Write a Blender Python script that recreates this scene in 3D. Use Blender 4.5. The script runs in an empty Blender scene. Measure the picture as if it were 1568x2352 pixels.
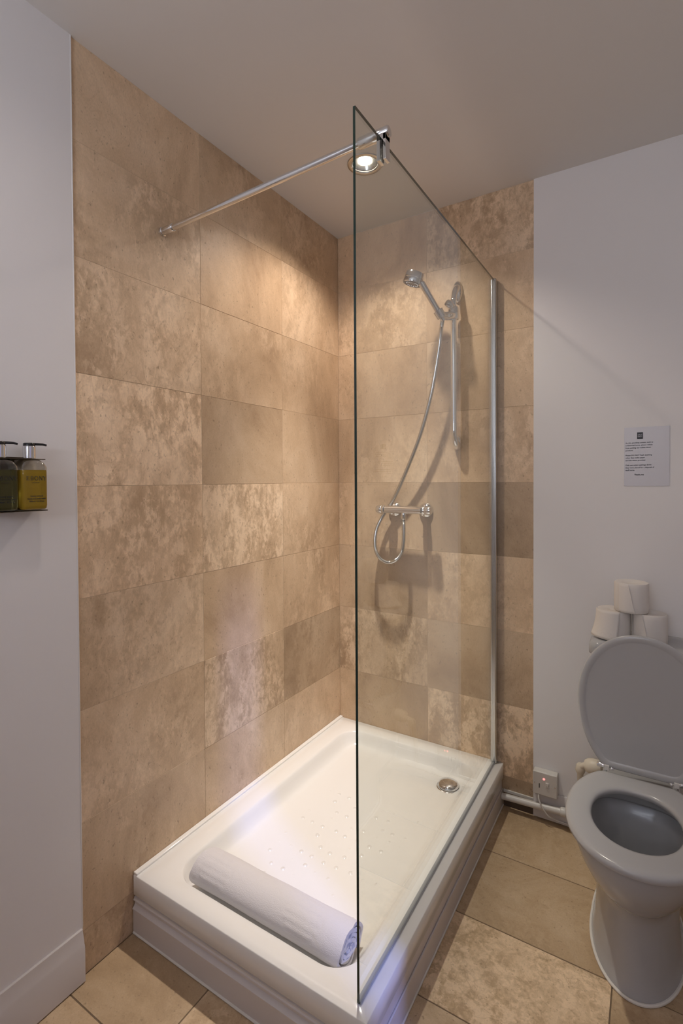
import bpy, bmesh, math, random
from mathutils import Vector, Matrix, noise
PI = math.pi
S = bpy.context.scene
COL = S.collection

# ------------------------------------------------------------------ camera
CAM = Vector((1.3001, -2.0815, 1.335))
cr = Vector((0.85077508, 0.52550326, -0.0052993))
cu = Vector((-0.00389993, 0.01639668, 0.99985796))
cf = Vector((-0.52551551, 0.85063357, -0.01599932))
cd = bpy.data.cameras.new('camera'); cam = bpy.data.objects.new('camera', cd); COL.objects.link(cam)
cd.sensor_fit = 'HORIZONTAL'; cd.sensor_width = 36.0
cd.lens = 36.0 * 1156.89 / 1568.0
cd.shift_y = -(1176 - 1119.67) / 1568.0
cd.clip_start = 0.01
m = Matrix.Identity(4)
for i in range(3):
    m[i][0] = cr[i]; m[i][1] = cu[i]; m[i][2] = -cf[i]; m[i][3] = CAM[i]
cam.matrix_world = m
S.camera = cam

# ------------------------------------------------------------------ view, world, lights
S.view_settings.view_transform = 'Standard'; S.view_settings.look = 'None'
S.view_settings.gamma = 1.0; S.view_settings.use_curve_mapping = False
S.view_settings.exposure = 0.0
S.cycles.max_bounces = 14; S.cycles.diffuse_bounces = 6; S.cycles.glossy_bounces = 8
S.cycles.transmission_bounces = 10; S.cycles.transparent_max_bounces = 24
S.cycles.caustics_reflective = False; S.cycles.caustics_refractive = False
S.cycles.sample_clamp_indirect = 4.0
w = bpy.data.worlds.new('world'); S.world = w; w.use_nodes = True
w.node_tree.nodes['Background'].inputs[0].default_value = (0.55, 0.6, 0.8, 1)
w.node_tree.nodes['Background'].inputs[1].default_value = 0.05

H = 2.498
RX = 2.30          # right wall
FY = -3.40         # wall behind the camera
L1 = Vector((0.392, -0.435, 2.513))     # shower downlight
L2 = Vector((0.62, -1.58, 2.513))       # second downlight, near the left wall

def lamp(name, typ, loc, power, color, direction=(0, 0, -1), **kw):
    ld = bpy.data.lights.new(name, typ); ld.energy = power; ld.color = color
    for k, v in kw.items(): setattr(ld, k, v)
    o = bpy.data.objects.new(name, ld); COL.objects.link(o); o.location = loc
    o.rotation_euler = Vector(direction).to_track_quat('-Z', 'Y').to_euler()
    return o
WARM = (1.0, 0.85, 0.74)
lamp('shower_lamp', 'SPOT', L1, 31, WARM, spot_size=math.radians(127), spot_blend=0.6, shadow_soft_size=0.022)
lamp('shower_lamp_beam', 'SPOT', L1, 165, (1.0, 0.92, 0.85), spot_size=math.radians(56), spot_blend=1.0, shadow_soft_size=0.022)
lamp('room_lamp', 'SPOT', L2, 8, (1.0, 0.85, 0.76), spot_size=math.radians(150), spot_blend=0.9, shadow_soft_size=0.03)
# daylight of the next room falling through the gap of the door standing ajar in the right wall
lamp('daylight_next_room', 'AREA', (3.60, -2.34, 2.385), 90, (0.28, 0.37, 1.0), direction=(-1, .45, -.55), shape='RECTANGLE', size=0.05, size_y=0.12)
# window light behind the camera, tilted up as added fill for ceiling and walls
lamp('window_fill', 'AREA', (1.0, FY + 0.03, 1.75), 27, (0.88, 0.91, 1.0), direction=(0, 1, 1.6), shape='RECTANGLE', size=0.62, size_y=0.85)

# ------------------------------------------------------------------ materials
def mat(name):
    mt = bpy.data.materials.new(name); mt.use_nodes = True
    nt = mt.node_tree; b = nt.nodes['Principled BSDF']
    return mt, nt, b
def N(nt, typ, **kw):
    n = nt.nodes.new(typ)
    for k, v in kw.items(): setattr(n, k, v)
    return n
def principled(name, col, rough=0.5, metal=0.0, spec=0.5, bump=0.0, bscale=80, var=0.0, vscale=6, coat=0.0, wave=None):
    mt, nt, b = mat(name); L = nt.links
    b.inputs['Base Color'].default_value = (*col, 1); b.inputs['Roughness'].default_value = rough
    b.inputs['Metallic'].default_value = metal; b.inputs['Specular IOR Level'].default_value = spec
    b.inputs['Coat Weight'].default_value = coat; b.inputs['Coat Roughness'].default_value = 0.05
    tc = N(nt, 'ShaderNodeTexCoord')
    n2 = N(nt, 'ShaderNodeTexNoise'); n2.inputs['Scale'].default_value = vscale; n2.inputs['Detail'].default_value = 4
    L.new(tc.outputs['Object'], n2.inputs['Vector'])
    mx = N(nt, 'ShaderNodeMix', data_type='RGBA')
    v = max(var, 0.01)
    mx.inputs[6].default_value = (*[c * (1 - v) for c in col], 1); mx.inputs[7].default_value = (*[min(1, c * (1 + v)) for c in col], 1)
    L.new(n2.outputs['Fac'], mx.inputs[0]); L.new(mx.outputs[2], b.inputs['Base Color'])
    if bump:
        n1 = N(nt, 'ShaderNodeTexNoise'); n1.inputs['Scale'].default_value = bscale; n1.inputs['Detail'].default_value = 3
        L.new(tc.outputs['Object'], n1.inputs['Vector'])
        bp = N(nt, 'ShaderNodeBump'); bp.inputs['Strength'].default_value = bump; bp.inputs['Distance'].default_value = 0.002
        L.new(n1.outputs['Fac'], bp.inputs['Height']); L.new(bp.outputs['Normal'], b.inputs['Normal'])
    return mt

def travertine(name, c_dark, c_mid, c_light, rough=0.33, stretch=1.0):
    """stone with clouds, crusty light flecks and pits; every tile reads its own offset, tone and style"""
    mt, nt, b = mat(name); L = nt.links
    tc = N(nt, 'ShaderNodeTexCoord')
    at = N(nt, 'ShaderNodeAttribute', attribute_name='toff')
    st = N(nt, 'ShaderNodeAttribute', attribute_name='tsty')
    sep = N(nt, 'ShaderNodeSeparateColor'); L.new(st.outputs['Color'], sep.inputs[0])   # R tone, G mottle, B warm
    sc = N(nt, 'ShaderNodeVectorMath', operation='SCALE'); sc.inputs['Scale'].default_value = 37.0
    L.new(at.outputs['Color'], sc.inputs[0])
    ad = N(nt, 'ShaderNodeVectorMath', operation='ADD'); L.new(tc.outputs['Object'], ad.inputs[0]); L.new(sc.outputs[0], ad.inputs[1])
    stn = N(nt, 'ShaderNodeMapping'); stn.inputs['Scale'].default_value = (1, 1, stretch); L.new(ad.outputs[0], stn.inputs['Vector'])
    def noi(scale, det, dist, rough_=0.55):
        n = N(nt, 'ShaderNodeTexNoise'); n.inputs['Scale'].default_value = scale; n.inputs['Detail'].default_value = det
        n.inputs['Distortion'].default_value = dist; n.inputs['Roughness'].default_value = rough_
        L.new(stn.outputs[0], n.inputs['Vector']); return n
    def ramp(src, stops):
        r = N(nt, 'ShaderNodeValToRGB'); e = r.color_ramp.elements
        while len(e) < len(stops): e.new(0.5)
        for k, (p, c) in enumerate(stops):
            e[k].position = p; e[k].color = (c, c, c, 1) if not isinstance(c, tuple) else (*c, 1)
        L.new(src, r.inputs[0]); return r
    def mth(op, a, b_=None, clamp=False):
        n = N(nt, 'ShaderNodeMath', operation=op); n.use_clamp = clamp
        for k, v in enumerate((a, b_)):
            if v is None: continue
            if isinstance(v, (int, float)): n.inputs[k].default_value = v
            else: L.new(v, n.inputs[k])
        return n.outputs[0]
    def mixc(fac, a, c):
        n = N(nt, 'ShaderNodeMix', data_type='RGBA')
        if isinstance(fac, (int, float)): n.inputs[0].default_value = fac
        else: L.new(fac, n.inputs[0])
        for k, v in ((6, a), (7, c)):
            if isinstance(v, tuple): n.inputs[k].default_value = (*v, 1)
            else: L.new(v, n.inputs[k])
        return n.outputs[2]
    cloud = noi(3.0, 9, 0.5, 0.68)
    base = ramp(cloud.outputs['Fac'], [(0.32, c_dark), (0.50, c_mid), (0.70, c_light)])
    # small broken crust: light flecks with thin brown rims
    cr_a = noi(17, 8, 0.4, 0.62); cr_b = noi(62, 6, 0.5, 0.60)
    crv = mth('ADD', mth('MULTIPLY', cr_a.outputs['Fac'], 0.58), mth('MULTIPLY', cr_b.outputs['Fac'], 0.42))
    cf_ = ramp(crv, [(0.485, 0.0), (0.555, 1.0)])
    where = ramp(noi(5.0, 5, 0.7, .6).outputs['Fac'], [(0.42, 0.15), (0.58, 1.0)])
    whr = mth('ADD', where.outputs[0], mth('MULTIPLY', mth('SUBTRACT', sep.outputs['Green'], 0.70), 1.6), clamp=True)
    mot = mth('MULTIPLY', mth('MULTIPLY', cf_.outputs[0], whr), mth('MULTIPLY', sep.outputs['Green'], 0.78), clamp=True)
    light2 = tuple(min(1, c * 1.16 + 0.012) for c in c_light)
    c1 = mixc(mot, base.outputs[0], light2)
    rim = ramp(crv, [(0.38, 1.0), (0.44, 0.7), (0.47, 0.0)])
    rimf = mth('MULTIPLY', mth('MULTIPLY', rim.outputs[0], whr), mth('MULTIPLY', sep.outputs['Green'], 0.65), clamp=True)
    c2 = mixc(rimf, c1, tuple(c * 0.86 for c in c_dark))
    # long curled brown shells here and there
    shell = noi(8.5, 5, 2.4, 0.5)
    sh = ramp(shell.outputs['Fac'], [(0.485, 0.0), (0.50, 1.0), (0.525, 0.0)])
    where2 = ramp(noi(3.4, 3, 0.3).outputs['Fac'], [(0.52, 0.0), (0.64, 1.0)])
    c2 = mixc(mth('MULTIPLY', mth('MULTIPLY', sh.outputs[0], where2.outputs[0]), mth('MULTIPLY', sep.outputs['Green'], 0.6), clamp=True), c2, tuple(c * 0.95 for c in c_dark))
    # small pits
    pit = ramp(noi(120, 4, 0.3).outputs['Fac'], [(0.30, 1.0), (0.37, 0.0)])
    c3 = mixc(mth('MULTIPLY', pit.outputs[0], 0.55), c2, tuple(c * 0.6 for c in c_dark))
    gr = ramp(noi(260, 3, 0).outputs['Fac'], [(0.3, 0.93), (0.7, 1.05)])
    tone = mth('MULTIPLY', sep.outputs['Red'], gr.outputs[0]); tone = mth('MULTIPLY', tone, 1.6)
    vm = N(nt, 'ShaderNodeVectorMath', operation='SCALE'); L.new(c3, vm.inputs[0]); L.new(tone, vm.inputs['Scale'])
    L.new(vm.outputs[0], b.inputs['Base Color'])
    rr = ramp(crv, [(0.35, rough + .14), (0.6, rough)])
    L.new(rr.outputs[0], b.inputs['Roughness'])
    b.inputs['Specular IOR Level'].default_value = 0.5
    bp = N(nt, 'ShaderNodeBump'); bp.inputs['Strength'].default_value = 0.18; bp.inputs['Distance'].default_value = 0.002
    hgt = mth('ADD', mth('MULTIPLY', crv, 0.6), mth('MULTIPLY', pit.outputs[0], -0.8))
    L.new(hgt, bp.inputs['Height']); L.new(bp.outputs['Normal'], b.inputs['Normal'])
    return mt

M = {}
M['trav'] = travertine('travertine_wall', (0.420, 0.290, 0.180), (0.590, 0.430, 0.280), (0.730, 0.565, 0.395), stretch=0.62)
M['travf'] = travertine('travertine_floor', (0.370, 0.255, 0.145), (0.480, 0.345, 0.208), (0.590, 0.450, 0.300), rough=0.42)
M['grout'] = principled('grout', (0.56, 0.43, 0.30), 0.85, bump=.3, bscale=300)
M['fgrout'] = principled('floor_grout', (0.17, 0.12, 0.075), 0.9, bump=.3, bscale=300)
M['plaster'] = principled('white_emulsion', (0.77, 0.755, 0.755), 0.75, spec=.25, bump=.12, bscale=60, var=.012, vscale=3)
M['ceil'] = principled('ceiling_emulsion', (0.69, 0.675, 0.66), 0.8, spec=.2, bump=.1, bscale=50, var=.015, vscale=2)
M['gloss'] = principled('white_gloss_paint', (0.60, 0.565, 0.55), 0.28, bump=.08, bscale=40, var=.02, vscale=8)
M['chrome'] = principled('chrome', (0.78, 0.78, 0.79), 0.09, metal=1.0, var=.01)
M['satin'] = principled('satin_chrome', (0.62, 0.62, 0.61), 0.22, metal=1.0, var=.02)
M['greyplastic'] = principled('grey_spray_face', (0.16, 0.155, 0.145), 0.45, var=.03)
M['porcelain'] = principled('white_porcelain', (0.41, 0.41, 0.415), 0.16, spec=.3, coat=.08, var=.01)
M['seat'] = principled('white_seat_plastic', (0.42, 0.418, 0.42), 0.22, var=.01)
M['whiteplastic'] = principled('white_plastic', (0.62, 0.60, 0.57), 0.35, var=.015)
M['cream'] = principled('aged_cream_plastic', (0.62, 0.56, 0.46), 0.45, var=.04)
M['sealant'] = principled('sealant_bead', (0.70, 0.68, 0.64), 0.4, var=.04, vscale=30)
M['paper'] = principled('tissue_paper', (0.74, 0.70, 0.66), 0.95, spec=.1, bump=.25, bscale=140, var=.02)
M['sheet'] = principled('laminated_paper', (0.58, 0.57, 0.61), 0.35, var=.012)
M['ink'] = principled('ink', (0.02, 0.02, 0.025), 0.5)
M['black'] = principled('black_plastic', (0.012, 0.012, 0.014), 0.25)
M['bracket'] = principled('dark_bracket', (0.05, 0.035, 0.022), 0.3, metal=.4)
M['dark'] = principled('dark_gap', (0.02, 0.018, 0.016), 0.9)
M['gapshade'] = principled('painted_gap_shade', (0.09, 0.06, 0.04), 0.95, var=.1, bump=.4, bscale=120)  # dark brown that paints in the shade under the tiled strip
M['seal'] = principled('grey_screen_seal', (0.34, 0.36, 0.37), 0.35, var=.02)

def m_tray():
    mt, nt, b = mat('white_tray_acrylic'); L = nt.links
    b.inputs['Base Color'].default_value = (0.80, 0.79, 0.76, 1); b.inputs['Roughness'].default_value = 0.16
    b.inputs['Coat Weight'].default_value = 0.2; b.inputs['Coat Roughness'].default_value = 0.08
    tc = N(nt, 'ShaderNodeTexCoord')
    # raised anti-slip dimples on the tray floor only (their own regular grid)
    mp = N(nt, 'ShaderNodeMapping'); mp.inputs['Scale'].default_value = (22, 22, 0.001); mp.inputs['Rotation'].default_value = (0, 0, .0)
    L.new(tc.outputs['Object'], mp.inputs['Vector'])
    vo = N(nt, 'ShaderNodeTexVoronoi'); vo.inputs['Scale'].default_value = 1.0; vo.inputs['Randomness'].default_value = 0.25
    L.new(mp.outputs[0], vo.inputs['Vector'])
    r = N(nt, 'ShaderNodeValToRGB'); r.color_ramp.elements[0].position = 0.04; r.color_ramp.elements[0].color = (1, 1, 1, 1)
    r.color_ramp.elements[1].position = 0.20; r.color_ramp.elements[1].color = (0, 0, 0, 1)
    r.color_ramp.interpolation = 'EASE'
    L.new(vo.outputs['Distance'], r.inputs[0])
    sx = N(nt, 'ShaderNodeSeparateXYZ'); L.new(tc.outputs['Object'], sx.inputs[0])
    def win(out, lo, hi):
        a = N(nt, 'ShaderNodeMath', operation='GREATER_THAN'); a.inputs[1].default_value = lo; L.new(out, a.inputs[0])
        c = N(nt, 'ShaderNodeMath', operation='LESS_THAN'); c.inputs[1].default_value = hi; L.new(out, c.inputs[0])
        p = N(nt, 'ShaderNodeMath', operation='MULTIPLY'); L.new(a.outputs[0], p.inputs[0]); L.new(c.outputs[0], p.inputs[1]); return p.outputs[0]
    p = N(nt, 'ShaderNodeMath', operation='MULTIPLY'); L.new(win(sx.outputs[0], .20, .60), p.inputs[0]); L.new(win(sx.outputs[1], -1.0, -.42), p.inputs[1])
    q = N(nt, 'ShaderNodeMath', operation='MULTIPLY'); L.new(p.outputs[0], q.inputs[0]); L.new(r.outputs[0], q.inputs[1])
    bp = N(nt, 'ShaderNodeBump'); bp.inputs['Strength'].default_value = 0.9; bp.inputs['Distance'].default_value = 0.0030
    L.new(q.outputs[0], bp.inputs['Height']); L.new(bp.outputs['Normal'], b.inputs['Normal']); L.new(bp.outputs['Normal'], b.inputs['Coat Normal'])
    return mt
M['tray'] = m_tray()

def m_towel():
    mt, nt, b = mat('white_terry_cloth'); L = nt.links
    b.inputs['Base Color'].default_value = (0.66, 0.64, 0.655, 1); b.inputs['Roughness'].default_value = 0.95
    b.inputs['Specular IOR Level'].default_value = 0.1
    b.inputs['Sheen Weight'].default_value = 0.25
    tc = N(nt, 'ShaderNodeTexCoord')
    mp = N(nt, 'ShaderNodeMapping'); mp.inputs['Scale'].default_value = (1, 2.2, 2.2); L.new(tc.outputs['Object'], mp.inputs['Vector'])
    n1 = N(nt, 'ShaderNodeTexNoise'); n1.inputs['Scale'].default_value = 220; n1.inputs['Detail'].default_value = 2; L.new(mp.outputs[0], n1.inputs['Vector'])
    bp = N(nt, 'ShaderNodeBump'); bp.inputs['Strength'].default_value = 0.5; bp.inputs['Distance'].default_value = 0.002
    L.new(n1.outputs['Fac'], bp.inputs['Height']); L.new(bp.outputs['Normal'], b.inputs['Normal'])
    return mt
M['towel'] = m_towel()

def m_pane():
    """thin clear pane: tinted transparency under a Fresnel reflection"""
    mt = bpy.data.materials.new('clear_glass_pane'); mt.use_nodes = True; nt = mt.node_tree; L = nt.links
    nt.nodes.clear()
    o = N(nt, 'ShaderNodeOutputMaterial'); mx = N(nt, 'ShaderNodeMixShader')
    t = N(nt, 'ShaderNodeBsdfTransparent'); t.inputs[0].default_value = (0.955, 0.972, 0.955, 1)
    g = N(nt, 'ShaderNodeBsdfGlossy'); g.inputs['Roughness'].default_value = 0.0; g.inputs[0].default_value = (1, 1, 1, 1)
    lw = N(nt, 'ShaderNodeLayerWeight'); lw.inputs[0].default_value = 0.5
    # Schlick from the facing term, the same from both sides of the pane
    pw = N(nt, 'ShaderNodeMath', operation='POWER'); L.new(lw.outputs['Facing'], pw.inputs[0]); pw.inputs[1].default_value = 5.0
    ml = N(nt, 'ShaderNodeMath', operation='MULTIPLY_ADD'); L.new(pw.outputs[0], ml.inputs[0]); ml.inputs[1].default_value = 0.958; ml.inputs[2].default_value = 0.042
    L.new(ml.outputs[0], mx.inputs[0]); L.new(t.outputs[0], mx.inputs[1]); L.new(g.outputs[0], mx.inputs[2]); L.new(mx.outputs[0], o.inputs[0])
    return mt
M['pane'] = m_pane()
M['glassedge'] = principled('green_glass_edge', (0.004, 0.022, 0.016), 0.15, spec=.5)

def m_liquid(name, col, rough=.03, trans=1.0):
    mt, nt, b = mat(name); b.inputs['Base Color'].default_value = (*col, 1); b.inputs['Roughness'].default_value = rough
    b.inputs['Transmission Weight'].default_value = trans; b.inputs['IOR'].default_value = 1.36
    return mt
M['amber'] = m_liquid('amber_soap', (0.50, 0.33, 0.035), .05, .55)
M['darkamber'] = m_liquid('dark_green_soap', (0.10, 0.09, 0.03), .05, .5)
def m_clear():
    mt = bpy.data.materials.new('clear_bottle_plastic'); mt.use_nodes = True; nt = mt.node_tree; L = nt.links
    nt.nodes.clear(); o = N(nt, 'ShaderNodeOutputMaterial'); mx = N(nt, 'ShaderNodeMixShader')
    t = N(nt, 'ShaderNodeBsdfTransparent'); t.inputs[0].default_value = (0.90, 0.88, 0.82, 1)
    g = N(nt, 'ShaderNodeBsdfGlossy'); g.inputs['Roughness'].default_value = 0.06
    lw = N(nt, 'ShaderNodeLayerWeight'); lw.inputs[0].default_value = 0.35
    L.new(lw.outputs['Facing'], mx.inputs[0]); L.new(t.outputs[0], mx.inputs[1]); L.new(g.outputs[0], mx.inputs[2]); L.new(mx.outputs[0], o.inputs[0])
    return mt
M['clear'] = m_clear()
def m_emit(name, col, s):
    mt = bpy.data.materials.new(name); mt.use_nodes = True; nt = mt.node_tree; nt.nodes.clear()
    o = N(nt, 'ShaderNodeOutputMaterial'); e = N(nt, 'ShaderNodeEmission'); e.inputs[0].default_value = (*col, 1); e.inputs[1].default_value = s
    nt.links.new(e.outputs[0], o.inputs[0]); return mt
M['bulb'] = m_emit('lit_bulb', (1, .86, .70), 26)
M['led'] = m_emit('red_neon', (1, .22, .20), 2.2)
M['frost'] = m_emit('frosted_daylit_pane', (.62, .70, 1.0), 1.0)
M['water'] = principled('toilet_water', (0.10, 0.11, 0.10), 0.02, spec=.5)
M['glossbowl'] = principled('bowl_inside_glaze', (0.60, 0.605, 0.60), 0.10, coat=.3, var=.01)

# ------------------------------------------------------------------ mesh builder
class MB:
    def __init__(s): s.v = []; s.f = []; s.mi = []; s.off = []; s.sty = []; s.sm = []; s.mats = []
    def mat(s, m_):
        if m_ not in s.mats: s.mats.append(m_)
        return s.mats.index(m_)
    def add(s, vs, fs, m_, off=(0, 0, 0), sty=(.6, .5, .5), smooth=False):
        b = len(s.v); s.v += [tuple(v) for v in vs]; k = s.mat(m_)
        for f in fs:
            s.f.append([b + i for i in f]); s.mi.append(k); s.off.append(off); s.sty.append(sty); s.sm.append(smooth)
    def box(s, a, b, m_, **kw):
        x0, y0, z0 = a; x1, y1, z1 = b
        vs = [(x, y, z) for z in (z0, z1) for y in (y0, y1) for x in (x0, x1)]
        s.add(vs, [(0, 2, 3, 1), (4, 5, 7, 6), (0, 1, 5, 4), (1, 3, 7, 5), (3, 2, 6, 7), (2, 0, 4, 6)], m_, **kw)
    def loft(s, rings, m_, cap0=False, cap1=False, smooth=True, closed=True, **kw):
        n = len(rings[0]); vs = [p for r in rings for p in r]; fs = []
        for i in range(len(rings) - 1):
            for j in range(n if closed else n - 1):
                a = i * n + j; b_ = i * n + (j + 1) % n
                fs.append((a, b_, b_ + n, a + n))
        if cap0: fs.append(tuple(range(n))[::-1])
        if cap1: fs.append(tuple(range((len(rings) - 1) * n, len(rings) * n)))
        s.add(vs, fs, m_, smooth=smooth, **kw)
    def tube(s, path, rad, m_, n=16, caps=True, up=None):
        """tube along a path with a radius per point (number or list)"""
        P = [Vector(p) for p in path]; R_ = rad if isinstance(rad, (list, tuple)) else [rad] * len(P)
        rings = []; ref = Vector(up) if up else Vector((0.31, 0.17, 0.93))
        t0 = (P[1] - P[0]).normalized(); u = ref - ref.dot(t0) * t0; u.normalize()
        for i, p in enumerate(P):
            t = (P[min(i + 1, len(P) - 1)] - P[max(i - 1, 0)]).normalized()
            u = (u - u.dot(t) * t).normalized(); v = t.cross(u)
            rings.append([tuple(p + R_[i] * (math.cos(2 * PI * k / n) * u + math.sin(2 * PI * k / n) * v)) for k in range(n)])
        s.loft(rings, m_, caps, caps)
    def lathe(s, prof, m_, o=(0, 0, 0), axis=(0, 0, 1), n=32, cap0=False, cap1=False):
        """profile of (radius, height) revolved about an axis through o"""
        o = Vector(o); a = Vector(axis).normalized(); u = a.orthogonal().normalized(); v = a.cross(u)
        rings = [[tuple(o + a * h + r * (math.cos(2 * PI * k / n) * u + math.sin(2 * PI * k / n) * v)) for k in range(n)] for r, h in prof]
        s.loft(rings, m_, cap0, cap1)
    def build(s, name, parent=None, bevel=0, seg=2, angle=40, label=None, weld=False):
        me = bpy.data.meshes.new(name); me.from_pydata(s.v, [], s.f)
        for m_ in s.mats: me.materials.append(M[m_])
        me.polygons.foreach_set('material_index', s.mi)
        me.polygons.foreach_set('use_smooth', [True] * len(s.f) if angle else s.sm)
        for nm, arr in (('toff', s.off), ('tsty', s.sty)):
            at = me.color_attributes.new(nm, 'FLOAT_COLOR', 'CORNER'); i = 0; buf = []
            for f, c in zip(s.f, arr): buf += [*c, 1.0] * len(f)
            at.data.foreach_set('color', buf)
        bm = bmesh.new(); bm.from_mesh(me)
        if weld: bmesh.ops.remove_doubles(bm, verts=bm.verts, dist=1e-5)
        bmesh.ops.recalc_face_normals(bm, faces=bm.faces); 
        bm.to_mesh(me); bm.free()
        if angle: me.set_sharp_from_angle(angle=math.radians(angle))
        o = bpy.data.objects.new(name, me); COL.objects.link(o)
        if parent is not None: o.parent = parent
        if bevel:
            md = o.modifiers.new('bevel', 'BEVEL'); md.width = bevel; md.segments = seg; md.limit_method = 'ANGLE'; md.angle_limit = math.radians(35)
            md.harden_normals = False
        if label: o['label'] = label
        return o

def tag(o, label, cat, group=None):
    o['label'] = label; o['category'] = cat
    if group: o['group'] = group
    return o
def thing(name, label, cat, loc=(0, 0, 0), group=None):
    o = bpy.data.objects.new(name, None); COL.objects.link(o); o.location = loc; o.empty_display_size = .05
    bpy.context.view_layer.update()
    return tag(o, label, cat, group)
def keep(o, parent):          # parent without moving: parts are modelled in world coordinates
    o.parent = parent; o.matrix_parent_inverse = Matrix.Translation(-parent.location); return o
def struct(o): o['kind'] = 'structure'; return o

def catmull(pts, n=12):
    P = [Vector(p) for p in pts]; out = []
    for i in range(len(P) - 1):
        p0 = P[max(i - 1, 0)]; p1 = P[i]; p2 = P[i + 1]; p3 = P[min(i + 2, len(P) - 1)]
        for k in range(n):
            t = k / n
            out.append(0.5 * ((2 * p1) + (p2 - p0) * t + (2 * p0 - 5 * p1 + 4 * p2 - p3) * t * t + (3 * p1 - p0 - 3 * p2 + p3) * t ** 3))
    out.append(P[-1]); return out

# ------------------------------------------------------------------ the room
ZR = [0.0, 0.122, 0.415, 0.718, 1.019, 1.320, 1.6225, 1.930, 2.235, H]      # tile courses
EDGE_L, EDGE_R = -1.316, 0.902
rng = random.Random(7)
def rnd3(): return (rng.random(), rng.random(), rng.random())
# tone, mottle per tile: rows bottom to top
T_A = [(.94, .5), (.98, .5), (1.06, .5), (1.02, .58), (1.20, .66), (1.18, .88), (1.08, .70), (1.08, .62), (1.10, .35)]
T_B = [(.9, .5), (1.0, .4), (.96, .8), (1.06, .12), (1.04, .9), (.90, .2), (1.04, .5), (1.10, .12), (.98, .5)]
T_C = [(.9, .5), (1.0, .4), (.78, .55), (1.06, .6), (1.05, .5), (.96, .1), (1.02, .4), (1.06, .5), (.93, .6)]
T_D = [(.85, .4), (.95, .3), (.96, .8), (.90, .25), (1.04, .5), (1.06, .5), (1.04, .35), (1.04, .66), (1.16, .45)]
T_E = [(.72, .4), (1.08, .95), (.93, .3), (1.10, .65), (.82, .15), (1.12, .55), (1.05, .4), (1.04, .5), (.95, .95)]
G2 = 0.0004   # half of a joint
def tile_x(mb, y0, y1, z0, z1, tn, xs=0.0):       # tile on the left wall, facing +x
    a = G2; c = 0.0005
    o = dict(off=rnd3(), sty=(min(1, tn[0] * .625), tn[1] * .85 + .13, .5))
    jx = xs + rng.uniform(-.0004, .0004)
    out = [(xs - .0012, y0 + a, z0 + a), (xs - .0012, y1 - a, z0 + a), (xs - .0012, y1 - a, z1 - a), (xs - .0012, y0 + a, z1 - a)]
    inn = [(jx, y0 + a + c, z0 + a + c), (jx, y1 - a - c, z0 + a + c), (jx, y1 - a - c, z1 - a - c), (jx, y0 + a + c, z1 - a - c)]
    mb.add(out + inn, [(4, 5, 6, 7), (0, 1, 5, 4), (1, 2, 6, 5), (2, 3, 7, 6), (3, 0, 4, 7)], 'trav', **o)
def tile_y(mb, x0, x1, z0, z1, tn):       # tile on the back wall, facing -y
    a = G2; c = 0.0005
    o = dict(off=rnd3(), sty=(min(1, tn[0] * .625), tn[1] * .85 + .13, .5))
    out = [(x0 + a, .0012, z0 + a), (x1 - a, .0012, z0 + a), (x1 - a, .0012, z1 - a), (x0 + a, .0012, z1 - a)]
    inn = [(x0 + a + c, 0, z0 + a + c), (x1 - a - c, 0, z0 + a + c), (x1 - a - c, 0, z1 - a - c), (x0 + a + c, 0, z1 - a - c)]
    mb.add(out + inn, [(4, 5, 6, 7), (0, 1, 5, 4), (1, 2, 6, 5), (2, 3, 7, 6), (3, 0, 4, 7)], 'trav', **o)

wl = MB()
wl.box((-.12, EDGE_L, 0), (-.0007, 0.12, H), 'grout')
wl.box((-.12, FY - .12, 0), (.005, EDGE_L, H), 'plaster')
for (y0, y1, T) in ((EDGE_L, -.875, T_A), (-.875, -.438, T_B), (-.438, 0.0, T_C)):
    for k in range(9): tile_x(wl, y0, y1, ZR[k], ZR[k + 1], T[k])
struct(wl.build('wall_left', angle=0))
wb = MB()
wb.box((0, .0007, 0), (EDGE_R, .12, H), 'grout')
wb.box((EDGE_R, -.004, 0), (RX + .12, .12, H), 'plaster')
for (x0, x1, T) in ((0, .457, T_D), (.457, EDGE_R, T_E)):
    for k in range(9): tile_y(wb, x0, x1, ZR[k], ZR[k + 1], T[k])
struct(wb.build('wall_back', angle=0))

fl = MB()
fl.box((-.12, FY - .12, -.1), (4.0, .12, -.0015), 'fgrout')
def ftile(x0, x1, y0, y1, tn):
    a = .0012; c = .0008; o = dict(off=rnd3(), sty=(min(1, tn[0] * .625), tn[1] * .85 + .13, .5))
    out = [(x0 + a, y0 + a, -.003), (x1 - a, y0 + a, -.003), (x1 - a, y1 - a, -.003), (x0 + a, y1 - a, -.003)]
    inn = [(x0 + a + c, y0 + a + c, 0), (x1 - a - c, y0 + a + c, 0), (x1 - a - c, y1 - a - c, 0), (x0 + a + c, y1 - a - c, 0)]
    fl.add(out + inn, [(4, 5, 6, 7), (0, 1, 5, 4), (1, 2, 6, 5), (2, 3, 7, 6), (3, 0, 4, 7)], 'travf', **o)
rowY = [0.0, -.2865, -.592, -.889, -1.36, -1.66, -1.96, -2.26, -2.56, -2.86, -3.16, -3.4]
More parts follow.
